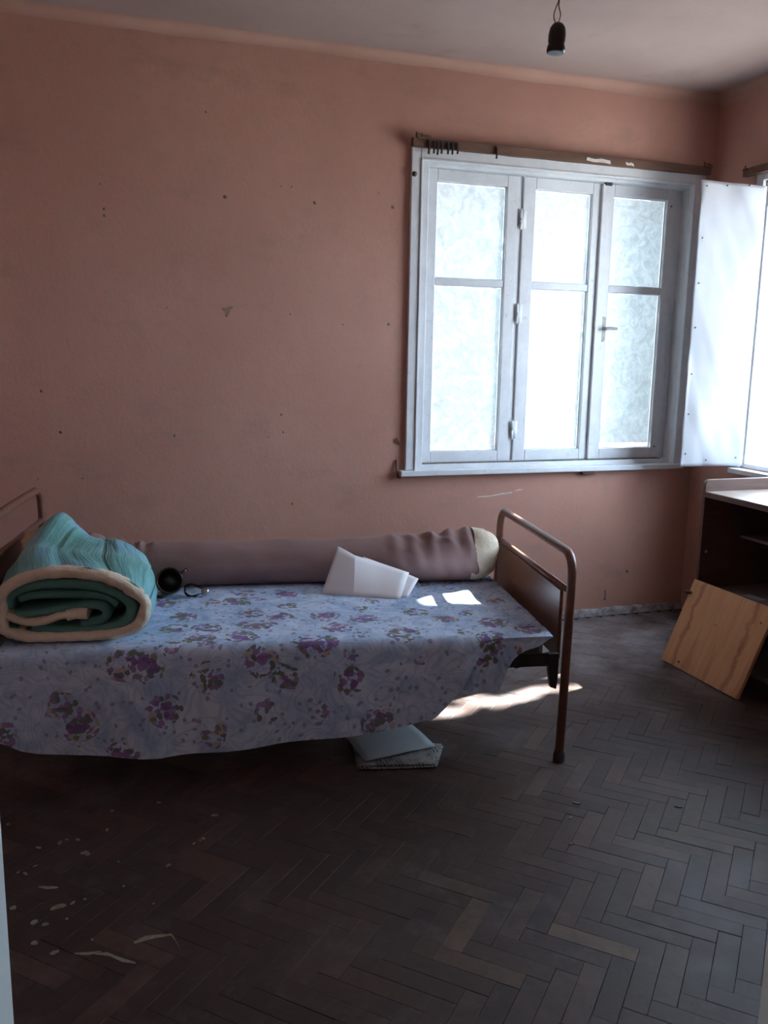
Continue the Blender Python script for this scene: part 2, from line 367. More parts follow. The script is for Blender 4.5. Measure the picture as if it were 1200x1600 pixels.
# marks on the back wall: nail holes, stain, scratch
HOLES = [(0.518, 2.418, 4), (0.085, 1.991, 5), (0.084, 1.962, 4), (0.073, 2.091, 3), (0.595, 2.074, 6), (1.0, 2.077, 5), (0.847, 2.138, 2.5), (0.894, 2.139, 3), (1.376, 2.083, 6), (1.364, 1.546, 5), (1.138, 1.54, 3), (0.887, 1.579, 2.5), (-0.201, 1.224, 5), (-0.131, 1.048, 5), (0.352, 1.028, 4.5), (0.843, 1.118, 5), (0.852, 1.037, 4.5), (0.782, 1.014, 3), (-0.048, 0.843, 4), (-0.232, 0.846, 3), (0.333, 1.592, 2.5), (0.895, 0.693, 4), (1.306, 2.141, 2.5), (2.794, .238, 6)]
for x, z, r in HOLES:
    pts = blob(0, 0, r*.0015, 8)
    b = MB(); b.add([(p[0], 0, p[1]) for p in pts]+[(p[0]*.6, -.0022, p[1]*.6) for p in pts], [tuple(range(8, 16))]+[(i, (i+1) % 8, (i+1) % 8+8, i+8) for i in range(8)])
    b.build('nail_hole', 'grime', wall_back, loc=(x, YB, z))
def patch(name, m_, pts, parent, th=.0012):
    n = len(pts); cx = sum(p[0] for p in pts)/n; cz = sum(p[1] for p in pts)/n
    b = MB(); b.add([(p[0], YB, p[1]) for p in pts]+[(cx+(p[0]-cx)*.93, YB-th, cz+(p[1]-cz)*.93) for p in pts], [tuple(range(n, 2*n))]+[(i, (i+1) % n, (i+1) % n+n, i+n) for i in range(n)])
    return b.build(name, m_, parent)
noisy('stain', (.22, .14, .11), (.30, .18, .14), 60, .95)
patch('stain', 'stain', [(.572, 1.598), (.592, 1.600), (.612, 1.606), (.628, 1.604), (.612, 1.590), (.606, 1.572), (.592, 1.556), (.588, 1.566), (.596, 1.582), (.578, 1.588)], wall_back)
patch('stain', 'grime', [(2.652, .135), (2.662, .145), (2.668, .12), (2.664, .10), (2.668, .082), (2.654, .085), (2.657, .11)], wall_back)
b = [(1.86, .690), (1.93, .691), (2.02, .703), (2.06, .706), (2.062, .711), (2.0, .706), (1.94, .697), (1.87, .694)]
patch('scratch', 'plaster_chip', b, wall_back)
patch('scratch', 'plaster_chip', [(2.07, .716), (2.10, .724), (2.125, .722), (2.10, .719)], wall_back)

# ------------------------------------------------------------------ parquet floor (herringbone at 45 degrees)
floor = struct(box((XL-.1, YF-.2, -.1), (XR+.1, YB+.1, -.004)).build('floor', 'subfloor'), 'dark worn herringbone parquet floor', 'floor')
PW, PL = .054, .216
def plank_mesh(tone, name='plank'):
    a, h, e = PW/2-.0004, PL/2-.0004, .0006
    b = MB(); b.add([(-a, -h, -.012), (a, -h, -.012), (a, h, -.012), (-a, h, -.012), (-a, -h, -e), (a, -h, -e), (a, h, -e), (-a, h, -e), (-a+e, -h+e, 0), (a-e, -h+e, 0), (a-e, h-e, 0), (-a+e, h-e, 0)],
                    [(0, 1, 5, 4), (1, 2, 6, 5), (2, 3, 7, 6), (3, 0, 4, 7), (4, 5, 9, 8), (5, 6, 10, 9), (6, 7, 11, 10), (7, 4, 8, 11), (8, 9, 10, 11)])
    me = b.mesh(name, 'parquet'); at = me.attributes.new('tone', 'FLOAT', 'POINT')
    for d in at.data: d.value = tone
    return me, b
planks = []
R45 = Matrix.Rotation(math.radians(-45), 2)
for i in range(-60, 60):
    for j in range(-16, 17):
        # herringbone lattice: steps (W,W) along the zigzag, (L,-L) across
        bx = i*PW+j*PL; by = i*PW-j*PL
        for kind in (0, 1):
            if kind == 0: cx, cy, rot = bx-PW/2, by+PL/2, 0
            else: cx, cy, rot = bx+PL/2, by+PW/2, math.pi/2
            p = R45 @ Vector((cx, cy)); x, y = p.x+1.32, p.y+2.0
            if XL-.05 < x < XR+.05 and YF-.1 < y < YB+.05: planks.append((x, y, rot-math.pi/4))
def view(p):
    d = Vector(p)-CAM; zc = d.dot(fw)
    return (600+FPX*d.dot(rt)/zc, 800-FPX*d.dot(up)/zc, zc) if zc > .1 else (0, 9999, 1)
def visible(x, y):
    px, py, zc = view((x, y, 0))
    if not (-10 < px < 1210 and py < 1615): return None
    lx, ly = (x-1.519)*.985-(y-2.522)*.174, (x-1.519)*.174+(y-2.522)*.985
    if lx < -.45 and ly > .05: return None
    if x > 2.55 and y < 3.28: return None
    return zc
rank = sorted((visible(x, y) or 99, k) for k, (x, y, r) in enumerate(planks))
single = {k for zc, k in rank[:300] if zc < 99}
tones = [0.02, .12, .22, .33, .43, .52, .62, .72, .84, 1.0]
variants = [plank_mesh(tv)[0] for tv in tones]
mass = MB(); mt = []
for k, (x, y, r) in enumerate(planks):
    worn = .35*max(0, 1-math.hypot((x-.95)/.55, (y-1.75)/.45))
    tv = min(.999, max(0, random.betavariate(2, 3.2)*.95+worn*random.random()*1.6))
    dz = random.uniform(-.0012, 0); q = r+random.uniform(-.006, .006)
    if k in single:
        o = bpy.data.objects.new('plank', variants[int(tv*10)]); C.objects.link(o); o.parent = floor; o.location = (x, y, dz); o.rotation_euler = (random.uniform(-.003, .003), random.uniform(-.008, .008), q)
    else:
        _, pb = (None, None); a, h = PW/2-.0004, PL/2-.0004; cs, sn = math.cos(q), math.sin(q)
        n0 = len(mass.v)
        vs = [(sx*a, sy*h, zz) for zz in (-.012, 0) for sx, sy in ((-1, -1), (1, -1), (1, 1), (-1, 1))]
        mass.add([(x+vx*cs-vy*sn, y+vx*sn+vy*cs, vz+dz) for vx, vy, vz in vs], [(4, 5, 6, 7), (0, 1, 5, 4), (1, 2, 6, 5), (2, 3, 7, 6), (3, 0, 4, 7)])
        mt += [tv]*8
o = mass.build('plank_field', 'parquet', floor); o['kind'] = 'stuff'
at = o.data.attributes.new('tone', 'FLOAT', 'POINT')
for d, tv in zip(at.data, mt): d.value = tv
# dried paint spots on the boards
FL = [(0.308, 2.494, 9), (0.01, 2.611, 6), (-0.007, 2.501, 8), (-0.138, 2.469, 8), (-0.119, 2.481, 5), (-0.194, 2.458, 6), (-0.088, 2.471, 5), (-0.068, 2.393, 11), (-0.060, 2.382, 7), (0.151, 2.264, 9), (0.151, 2.622, 6), (-0.241, 2.348, 4), (-0.221, 2.336, 6), (-0.198, 2.367, 4), (-0.126, 2.159, 11), (-0.14, 2.155, 9), (-0.098, 2.164, 6), (-0.067, 2.171, 5), (-0.241, 2.186, 8), (-0.186, 2.11, 9), (-0.161, 2.093, 9), (-0.181, 2.027, 9), (-0.135, 1.977, 9), (0.23, 2.354, 5), (0.25, 2.365, 4), (0.26, 2.373, 5), (-0.288, 2.619, 6), (-.11, 2.10, 4), (-.05, 2.0, 4), (.03, 2.2, 4), (.02, 2.32, 3), (.1, 2.1, 3)]
for x, y, r in FL:
    MB().prism(blob(0, 0, r*.0010, 11, sx=random.uniform(.7, 1.6), sy=random.uniform(.5, 1.1), rot=random.random()*3), -.0005, .0012).build('paint_spot', 'paint_spot', floor, loc=(x, y, .0002))
def streak(pts, wd):
    b = MB(); L = []; Rr = []
    for k, (x, y) in enumerate(pts):
        ww = wd*(.35+random.random())*(.4 if k in (0, len(pts)-1) else 1); L.append((x-.2*ww, y+ww)); Rr.append((x+.2*ww, y-ww))
    b.prism(L[::-1]+Rr, -.0005, .001); return b.build('paint_spot', 'paint_spot', floor)
streak([(-.185, 2.262), (-.165, 2.252), (-.145, 2.247), (-.135, 2.245)], .008)
streak([(.045, 1.958), (.075, 1.968), (.105, 1.966), (.135, 1.962)], .009)
streak([(.130, 1.966), (.140, 1.945), (.143, 1.925), (.146, 1.915)], .010)
streak([(-.045, 1.945), (-.015, 1.935), (.015, 1.905), (.045, 1.885)], .009)
streak([(-.09, 1.96), (-.06, 1.95), (-.03, 1.95)], .007)

# ------------------------------------------------------------------ window_1 in the back wall
win = struct(empty('window_1', ((WO[0]+WO[1])/2, YB, WO[2])), 'papered three-sash window in pale blue-grey frame on the back wall', 'window')
wl = win.location
def wb(name, m_, parent=None, bevel=.003, boxes=(), smooth=False, off=None):
    b = MB(); off = off or wl
    for a, c in boxes: b.box([a[i]-off[i] for i in range(3)], [c[i]-off[i] for i in range(3)])
    return b.build(name, m_, parent, bevel=bevel)
x0, x1, z0, z1 = WO
wb('casing', 'wpaint', win, .004, [((x0-.042, YB-.020, .842), (x0+.004, YB, z1+.046)), ((x1-.004, YB-.020, .842), (x1+.036, YB, z1+.046)), ((x0+.004, YB-.020, z1-.004), (x1-.004, YB, z1+.046))])
wb('casing_batten', 'wpaint', win, .003, [((x1+.037, YB-.012, .83), (x1+.064, YB, z1+.05))])
wb('casing_bead', 'wpaint', win, .003, [((x0+.004, YB-.026, .842), (x0+.014, YB+.01, z1-.004)), ((x1-.014, YB-.026, .842), (x1-.004, YB+.01, z1-.004)), ((x0+.014, YB-.026, z1-.014), (x1-.014, YB+.01, z1-.004))])
wb('frame', 'wpaint', win, .004, [((x0, YB+.002, z0), (x0+.056, YB+.14, z1)), ((x1-.064, YB+.075, z0), (x1, YB+.14, z1)), ((x1-.016, YB+.002, z0), (x1, YB+.075, z1)), ((x0+.056, YB+.012, z1-.028), (x1-.016, YB+.14, z1)), ((x0+.056, YB+.012, z0), (x1-.016, YB+.14, z0+.03)), ((2.053, YB+.06, z0+.03), (2.077, YB+.14, z1-.028))])
wb('sill', 'wpaint', win, .004, [((1.428, YB-.045, .814), (x1+.04, YB+.012, .842))])
wb('joint_dirt', 'grime', win, 0, [((x0+.058, YB+.020, z0+.0302), (x1-.07, YB+.052, z0+.0335))])
SASH = [(1.557, 2.052, 1.617, 1.990), (2.078, 2.540, 2.147, 2.472), (2.548, 2.976, 2.598, 2.922)]
SZ0, SZ1, GZ0, GZ1, MU0, MU1 = .868, 2.284, .925, 2.228, 1.746, 1.781
SY0, SY1 = YB+.050, YB+.092
def ragged_paper(xa, xb, za, zb, y, seed, gap=0.0):
    def fn(u, v):
        x = xa+(xb-xa)*u; z = za+gap+(zb-za-gap)*v
        e = .004
        if u == 0: x += e*(.6+nz(z*22, seed))
        if u == 1: x -= e*(.9+1.3*nz(z*26, seed+3))
        if v == 0: z += e*(.7+nz(x*30, seed+5)) if gap == 0 else .004*nz(x*25, seed)
        if v == 1: z -= e*(.8+nz(x*30, seed+9))
        return (x, y+.0015*nz(x*7, z*7, seed), z)
    return MB().grid(fn, 16, 30)
for k, (sx0, sx1, gx0, gx1) in enumerate(SASH):
    c = (sx0, SY0, SZ0)
    s = wb('sash', 'wpaint', win, .004, [((sx0, SY0, SZ0), (gx0, SY1, SZ1)), ((gx1, SY0, SZ0), (sx1, SY1, SZ1)), ((gx0, SY0, SZ0), (gx1, SY1, GZ0)), ((gx0, SY0, GZ1), (gx1, SY1, SZ1)), ((gx0, SY0+.004, MU0), (gx1, SY1, MU1))], off=c)
    s.location = Vector(c)-wl
    for j, (za, zb) in enumerate(((GZ0, MU0), (MU1, GZ1))):
        off = Vector(c)
        g = MB().box((gx0-.004-c[0], .033, za-.004-c[2]), (gx1+.004-c[0], .036, zb+.004-c[2])).build('glass_pane', 'pane', s)
        pp = ragged_paper(gx0+.001, gx1-.001, za+.001, zb-.001, SY0+.024, k*7+j*3+1, .024 if (k == 2 and j == 0) else 0)
        pp.v = [tuple(Vector(p)-off) for p in pp.v]
        pp.build('window_paper', 'window_paper', s, smooth=True)
    # putty fillets round the glass
    b = MB()
    for (za, zb) in ((GZ0, MU0), (MU1, GZ1)):
        for (p, q) in (((gx0, za), (gx1, za)), ((gx0, zb), (gx1, zb)), ((gx0, za), (gx0, zb)), ((gx1, za), (gx1, zb))):
            b.tube([(p[0]-c[0], .022, p[1]-c[2]), (q[0]-c[0], .022, q[1]-c[2])], .004, 6)
    b.build('putty', 'wpaint', s)
    if k == 1:
        b = MB(); b.box((2.518-c[0], -.016, .004), (2.562-c[0], .0, SZ1-SZ0-.004)); b.build('astragal', 'wpaint', s, bevel=.004)
        for zh in (1.03, 1.62, 2.08):
            h = MB(); h.tube([(-.012, -.006, zh-.05-c[2]), (-.012, -.006, zh-c[2])], .0065, 8); h.tube([(-.012, -.006, zh+.002-c[2]), (-.012, -.006, zh+.05-c[2])], .0065, 8); h.box((-.012, -.002, zh-.045-c[2]), (.020, .0, zh+.045-c[2]))
            h.build('hinge', 'wpaint', s, smooth=True)
        hd = MB(); hx = 2.572-c[0]; hz = 1.555-c[2]
        pts = [(hx-.011, -.056), (hx-.006, -.064), (hx+.006, -.064), (hx+.011, -.056), (hx+.011, .056), (hx+.006, .064), (hx-.006, .064), (hx-.011, .056)]
        hd.add([(p[0], -.014, p[1]+hz) for p in pts]+[(p[0], -.003, p[1]+hz) for p in pts], [tuple(range(8)), tuple(range(15, 7, -1))]+[(i, i+8, (i+1) % 8+8, (i+1) % 8) for i in range(8)])
        hd.build('handle_plate', 'handle_metal', s, bevel=.002)
        hd = MB(); hd.tube([(hx, -.012, hz+.004), (hx, -.034, hz+.004)], .008, 10); hd.tube([(hx-.016, -.036, hz+.001), (hx+.02, -.037, hz+.005), (hx+.066, -.036, hz+.004)], [.0085, .0085, .0075], 10)
        hd.build('handle', 'handle_metal', s, smooth=True)
        MB().box((2.53-c[0], -.02, SZ1-SZ0-.012), (2.57-c[0], .0, SZ1-SZ0+.012)).build('top_bolt', 'black_iron', s, bevel=.003)
    if k == 2:
        for zz in (.93, 2.2): MB().lathe([(0, 0), (.005, .0), (.005, .003), (0, .004)], Matrix.Translation((sx1-c[0]-.03, .0, zz-c[2])) @ Matrix.Rotation(math.pi/2, 4, 'X'), 8).build('screw', 'grime', s)
# small iron pieces on the casing
h = MB(); h.tube(arc_path([(1.418, YB-.004, .895), (1.416, YB-.012, .85), (1.422, YB-.016, .806), (1.436, YB-.012, .806)], .01), .0055, 8)
h.v = [tuple(Vector(p)-wl) for p in h.v]; h.build('iron_hook', 'rust', win, smooth=True)
h = MB(); h.tube([(1.414, YB-.003, 1.0), (1.424, YB-.01, .985), (1.43, YB-.004, .97)], .004, 6); h.v = [tuple(Vector(p)-wl) for p in h.v]; h.build('bent_nail', 'rust', win)
h = MB(); h.lathe([(0, .012), (.010, .010), (.012, 0)], Matrix.Translation(Vector((1.472, YB-.020, 2.235))-wl) @ Matrix.Rotation(math.pi/2, 4, 'X'), 10); h.build('knob', 'grime', win, smooth=True)
MB().box(Vector((2.455, YB-.03, .795))-wl, Vector((2.53, YB-.002, .8135))-wl).build('sill_bracket', 'rust', win, bevel=.003)
# outer reveal sill outside
# ------------------------------------------------------------------ window_2 in the side wall (first leaf open)
win2 = struct(empty('window_2', (XR, (RO[0]+RO[1])/2, RO[2])), 'side window with its sheet-covered leaf swung open', 'window')
w2 = win2.location
y0, y1, z0, z1 = RO
wb('casing', 'wpaint', win2, .004, [((XR-.018, y1-.004, z0), (XR, y1+.045, z1+.045)), ((XR-.018, y0-.045, z0), (XR, y0+.004, z1+.045)), ((XR-.018, y0+.004, z1-.004), (XR, y1-.004, z1+.045))], off=w2)
wb('frame', 'wpaint', win2, .004, [((XR+.005, y1-.022, z0), (XR+.11, y1, z1)), ((XR+.005, y0, z0), (XR+.11, y0+.022, z1)), ((XR+.005, y0+.022, z1-.022), (XR+.11, y1-.022, z1)), ((XR+.005, y0+.022, z0), (XR+.11, y1-.022, z0+.024)), ((XR+.03, 3.008, z0+.024), (XR+.11, 3.038, z1-.022)), ((XR+.03, 2.392, z0+.024), (XR+.11, 2.422, z1-.022))], off=w2)
wb('sill', 'wpaint', win2, .004, [((XR-.055, y0-.05, z0-.028), (XR+.01, y1+.03, z0-.002))], off=w2)
def leaf(name, wdt, hgt, material='wpaint'):
    b = MB(); st = .045
    b.box((0, 0, 0), (st, .035, hgt)); b.box((wdt-st, 0, 0), (wdt, .035, hgt)); b.box((st, 0, 0), (wdt-st, .035, .055)); b.box((st, 0, hgt-.05), (wdt-st, .035, hgt)); b.box((st, .004, hgt*.62), (wdt-st, .035, hgt*.62+.032))
    return b
LH = z1-z0-.05
edges = [3.623, 3.315, 3.038, 3.008, 2.715, 2.422]
closed = [(2.714, 2.422), (2.392, 2.022)]
for k, (ya, yb) in enumerate(closed):
    s = leaf('sash', ya-yb-.003, LH).build('sash', 'wpaint', win2, bevel=.004)
    s.location = Vector((XR+.045, yb+.001, z0+.026))-w2; s.rotation_euler = (0, 0, math.pi/2)
    wd = ya-yb-.003
    for j, (za, zb) in enumerate(((.055, LH*.62), (LH*.62+.032, LH-.05))):
        MB().box((.042, .020, za-.003), (wd-.042, .023, zb+.003)).build('glass_pane', 'pane', s)
# open leaf, hinged on the far jamb, swung back towards the corner
HP = Vector((XR-.012, 3.640, z0+.022)); FE = Vector((2.906, 3.770, z0+.022))
dv = FE-HP; LWD = dv.length
lf = leaf('sash', LWD, LH); lf.v = [(p[0], p[1]-.04, p[2]) for p in lf.v]
s = lf.build('sash', 'wpaint', win2, bevel=.004)
s.location = HP-w2; s.rotation_euler = (0, 0, math.atan2(dv.y, dv.x))
# in leaf space x runs from hinge to free edge, -y... camera side is +y after the turn
def sheet(u, v):
    x = -.012+(LWD+.026)*u; z = (-.012-.014*u)+(LH+.007+.049*u)*v
    yy = -.001+.010*(nz(x*9, z*2.2, 1)+.7*nz(x*4+z*3, z*1.4, 4))*min(1, 6*u*(1-u)*4)
    yy += .004*max(0, nz(x*11-z*4.0, z*.8, 9))
    if u == 1: x += .006*nz(z*9, 2); 
    if v == 0: z += .004*nz(x*14, 7)
    return (x, yy+.003, z)
MB().grid(sheet, 40, 90).build('cover_sheet', 'white_sheet', s, smooth=True, solid=.0012)
for (xn, zn) in [(LWD-.008, LH*f) for f in (.03, .18, .33, .5, .66, .82)]+[(LWD-.01, LH), (LWD*.62, LH), (LWD*.25, LH), (LWD*.6, .012), (LWD*.08, .03)]:
    MB().lathe([(0, .004), (.0045, .002), (.0045, 0)], Matrix.Translation((xn, .007, zn)) @ Matrix.Rotation(-math.pi/2, 4, 'X'), 8).build('tack', 'grime', s)
for zz in (.2, LH-.2):
    h = MB(); h.tube([(-.004, -.036, zz-.04), (-.004, -.036, zz+.04)], .006, 8); h.build('hinge', 'wpaint', s)

# ------------------------------------------------------------------ curtain rods
def batten(path_a, path_b, h, d, seg=30, seed=0, along='x'):
    def fn(u, v):
        p = Vector(path_a).lerp(Vector(path_b), u); k = round(v*4) % 4
        hh = h/2*(1+.12*nz(u*11, seed)); off = [(-1, -1), (-1, 1), (1, 1), (1, -1)][k]
        zz = off[1]*hh+.002*nz(u*17, k, seed)
        return (p.x, p.y+off[0]*d/2, p.z+zz) if along == 'x' else (p.x+off[0]*d/2, p.y, p.z+zz)
    b = MB().grid(fn, seg, 4); n = seg+1
    b.f += [(0, n, 2*n, 3*n), (seg, 3*n+seg, 2*n+seg, n+seg)]
    return b
rod = tag(empty('curtain_rod', (2.28, YB-.036, 2.377)), 'long brown wooden curtain batten with black hooks above the three-sash window', 'curtain rod', 'curtain rods')
rl = rod.location
b = batten((1.452, YB-.036, 2.372), (3.104, YB-.036, 2.372), .040, .026); b.v = [tuple(Vector(p)-rl) for p in b.v]; b.build('batten', 'rod_wood', rod, bevel=.002)
for x in (1.527, 1.552, 1.571, 1.591, 1.623, 1.645, 1.671, 1.872):
    h = MB(); x -= rl.x
    h.tube(arc_path([(x, -.018, .004), (x+.001, -.021, -.03), (x, -.020, -.058+.016*random.random())], .004), .0052, 6)
    h.build('curtain_hook', 'black_iron', rod)
for xb in (1.50, 3.092):
    h = MB(); xb -= rl.x; h.box((xb-.03, -.022, .008), (xb+.012, .03, .017)); h.tube([(xb-.03, -.008, .012), (xb-.03, -.008, .038)], .004, 6); h.tube([(xb-.005, -.01, .012), (xb-.003, -.012, .034)], .003, 6); h.tube([(xb-.03, -.01, .03), (xb+.04 if xb < 0 else xb+.016, -.012, .024)], .003, 6)
    h.build('bracket', 'rust', rod, bevel=.001)
for (xa, xb, za, zb) in ((2.36, 2.50, 2.358, 2.378), (2.585, 2.635, 2.358, 2.374)):
    pts = [(xa, za+.006), (xa+(xb-xa)*.3, za), (xa+(xb-xa)*.7, za+.002), (xb, za-.002), (xb-.004, zb-.006), (xa+(xb-xa)*.6, zb), (xa+(xb-xa)*.35, zb-.006), (xa+.004, zb)]
    pb = MB(); n = len(pts); pb.add([(p[0]-rl.x, -.0135, p[1]-rl.z) for p in pts]+[(p[0]-rl.x, -.0165, p[1]-rl.z) for p in pts], [tuple(range(n, 2*n))]+[(i, (i+1) % n, (i+1) % n+n, i+n) for i in range(n)])
    pb.build('plaster_chip', 'plaster_chip', rod)
rod2 = tag(empty('curtain_rod', (XR-.034, 3.05, 2.318)), 'short visible end of brown curtain batten over the open side window', 'curtain rod', 'curtain rods')
r2 = rod2.location
b = batten((XR-.034, 3.76, 2.322), (XR-.034, 1.93, 2.322), .036, .026, seed=5, along='y'); b.v = [tuple(Vector(p)-r2) for p in b.v]; b.build('batten', 'rod_wood', rod2, bevel=.002)
for yb in (3.74, 1.96):
    h = MB(); yb -= r2.y; h.box((-.02, yb-.014, .014), (.03, yb+.014, .022)); h.tube([(-.008, yb+.01, .012), (-.008, yb+.01, .038)], .004, 6); h.build('bracket', 'rust', rod2)

# ------------------------------------------------------------------ bed
BED = (1.519, 2.522, 0); BR = math.radians(-10); W, LB = .885, 1.90
bed = tag(empty('iron_bed', BED, BR), 'brown tubular metal bed with wooden end panels under the floral sheet', 'bed')
TR = .0155
def end_frame(l, h, lean, name):
    p = arc_path([(l, 0, .02), (l+lean, 0, h), (l+lean, W, h), (l, W, .02)], .085, 8)
    fr_ = MB().tube(p, TR, 14).build(name, 'bed_tube', bed, smooth=True)
    zr = h-.13; MB().tube([(l+lean*.8, .008, zr), (l+lean*.8, W-.008, zr)], .0105, 10).build('crossbar', 'bed_tube', fr_, smooth=True)
    def pan(u, v):
        return (l+lean*.7-.006, .052+(W-.104)*u, .36+(zr-.008-.36)*v)
    MB().grid(pan, 1, 1).build('wooden_panel', 'panel', fr_, solid=.012)
    for d in (0, W):
        MB().lathe([(0, 0), (.021, 0), (.021, .022), (.018, .034), (.0156, .036)], Matrix.Translation((l, d, 0)), 14).build('foot_cap', 'black_iron', fr_, smooth=True)
end_frame(0, .745, .012, 'footboard'); end_frame(-LB, .85, -.012, 'headboard')
for d in (.022, W-.022):
    b = MB(); b.box((-LB+.03, d-.004, .345), (-.028, d+.004, .392)); b.box((-LB+.03, d-.004 if d < .4 else d-.034, .345), (-.028, d+.034 if d < .4 else d+.004, .351))
    b.build('side_rail', 'black_iron', bed)
    for l, sg in ((-.004, -1), (-LB+.004, 1)):
        b = MB(); pts = [(sg*.012, .392), (sg*.05, .392), (sg*.048, .33), (sg*.038, .27), (sg*.016, .262), (sg*.012, .3)]
        if sg > 0: pts = pts[::-1]
        n = 6; b.add([(l+p[0], d-.012, p[1]) for p in pts]+[(l+p[0], d+.010, p[1]) for p in pts], [tuple(range(n))[::-1], tuple(range(n, 2*n))]+[(i, (i+1) % n, (i+1) % n+n, i+n) for i in range(n)])
        b.build('corner_bracket', 'black_iron', bed, bevel=.002)
for k in range(9):
    l = -LB+.12+k*.205
    MB().box((l-.02, .03, .3525), (l+.02, W-.03, .364)).build('cross_slat', 'black_iron', bed)
h = MB()
h.tube([(-.205+.006*math.cos(a*.9)+.0012*a, .04, .343-.006*math.sin(a*.9)) for a in range(0, 30)], .0022, 6)
h.tube([(-.172, .04, .342), (-.16, .04, .335), (-.145, .035, .341)], .003, 6); h.build('loose_spring', 'black_iron', bed)
# mattress
mtr = empty('mattress', Matrix.Translation(BED) @ Matrix.Rotation(BR, 4, 'Z') @ Vector((-.95, .44, .3655)), BR)
tag(mtr, 'thin dark mattress showing beneath the sheet at the foot of the bed', 'mattress')
b = MB(); b.box((-.89, -.400, 0), (.890, .400, .086)); b.build('ticking', 'mattress_tick', mtr, bevel=.02)
b = MB()
for zz in (.008, .078): b.tube([(-.875, -.401, zz), (.875, -.401, zz)], .004, 6)
b.build('piping', 'mattress_tick', mtr)

# floral sheet, in bed space with origin at the mattress centre top
ST = .4565
sheet_root = tag(empty('floral_sheet', Matrix.Translation(BED) @ Matrix.Rotation(BR, 4, 'Z') @ Vector((0, 0, .0)), BR), 'pale blue cotton sheet printed with purple flowers hanging over the bed side', 'sheet')
HEM = [(-1.87, .175), (-1.845, .165), (-1.80, .140), (-1.75, .127), (-1.573, .105), (-1.371, .091), (-1.165, .103), (-.954, .121), (-.739, .140), (-.564, .159), (-.454, .182), (-.41, .233), (-.363, .296), (-.326, .368), (-.291, .431), (-.24, .452), (-.19, .454)]
ZT = ST+.005
def top_z(l, d):
    e = 1.0
    z = ZT+.0035*nz(l*5, d*6)+.0025*nz(l*13, d*9, 3)+.0012*nz(l*28, d*22, 5)
    z += .006*max(0, nz(l*4+3, d*16, 8))*(1 if l > -.5 else .4)
    return max(ZT-.0015, z)
EDGE = .014       # drape line (d)
def main_sheet(u, v):
    l = -1.865+(1.865-.045)*u
    # v: 0 back edge .. vt front edge .. 1 hem
    vt = .55
    if v <= vt:
        q = v/vt; d = .835+(EDGE-.835)*q
        z = top_z(l, d)
        if q > .97: z = ZT-.002
        return (l, d, z)
    q = (v-vt)/(1-vt)
    lmax = l
    hz = lerp_tab(HEM, l)
    zt = ZT-.002
    drop = max(.0, zt-hz)
    if l > -.19: drop = .004
    z = zt-drop*q
    roll = .020*max(0, 1-abs(l+.36)/.13)*min(1, q*4)
    fold = .011*math.sin(l*16+1.2*math.sin(l*5))+.008*nz(l*8, z*3)
    bulge = .016*math.sin(min(1, q)*math.pi*.5)
    return (l, EDGE-.010*min(1, q*12)-(bulge+fold*q*.8)*min(1, drop/.2)-.004-roll, z)
def main_uv(u, v):
    x, y, z = main_sheet(u, v); return (x, y if v <= .55 else EDGE-(ZT-z))
MB().grid(main_sheet, 150, 60, main_uv).build('draped_cloth', 'floral', sheet_root, smooth=True)
# gathered tail turned back at the foot corner
TAIL = [(-.34, .275), (-.30, .268), (-.25, .258), (-.236, .262), (-.222, .30), (-.208, .352), (-.185, .382), (-.13, .415), (-.08, .440), (-.047, .452)]
def tail(u, v):
    l = -.36+(.36-.045)*u; hz = lerp_tab(TAIL, l); z = ZT-.003-(ZT-.003-hz)*v
    return (l, EDGE-.005-.004*min(1, v*8)-.010*(1+math.sin(l*58+1))*v, z)
MB().grid(tail, 50, 24, lambda u, v: (tail(u, v)[0]*1.0+.37, .4+tail(u, v)[2])).build('gathered_corner', 'floral', sheet_root, smooth=True)

# rolled mattress / bolster along the wall side
BC = .80
roll = tag(empty('rolled_bolster', Matrix.Translation(BED) @ Matrix.Rotation(BR, 4, 'Z') @ Vector((0, BC, ZT+.004)), BR), 'long mauve rolled bedding along the wall side of the bed', 'bolster')
RAD = [(-1.82, .02), (-1.81, .07), (-1.77, .108), (-1.70, .118), (-1.64, .100), (-1.5, .0945), (-1.2, .093), (-.8, .0925), (-.5, .099), (-.3, .106), (-.17, .114), (-.135, .110), (-.118, .095), (-.112, .03)]
def bol(u, v):
    l = -1.82+(1.82-.112)*u; a = 2*math.pi*v; r = lerp_tab(RAD, l)
    ca, sa = math.cos(a), math.sin(a)
    wr = .005*nz(l*3, ca*1.2, sa*1.2)+.003*nz(l*9, ca*2, sa*2)
    k = max(0, 1-abs(l+.28)/.28); wr += k*.0045*math.sin(l*80+sa*2.2-ca*1.5)+k*.016*abs(nz(l*14+sa*1.6+ca*1.1, ca*.6, 2))
    k2 = max(0, 1-abs(l+1.58)/.16); wr += k2*.012*nz(l*38+sa, ca*.7, 6)
    r = r+wr*min(1, r/.09)
    z = r*sa; base = -.85*r
    z = max(z, base)
    return (l, r*ca*1.04, z+.85*r)
MB().grid(bol, 190, 40).build('cover', 'bolster', roll, smooth=True)
def endcap(u, v):
    q = u; a = 2*math.pi*v; ca, sa = math.cos(a), math.sin(a)
    l = -.155+.12*math.sin(q*math.pi/2); r = .116*math.cos(q*math.pi/2)**.5 if q < 1 else .0
    r *= 1+.07*nz(ca*1.7, sa*1.7, q*3)+.05*nz(ca*4, sa*4, q*5)
    return (l+.008*nz(ca*2, sa*2, 5)+.012*sa, r*ca, max(r*sa, -.094)+.098)
MB().grid(endcap, 18, 36).build('cream_stuffing', 'cream', roll, smooth=True)

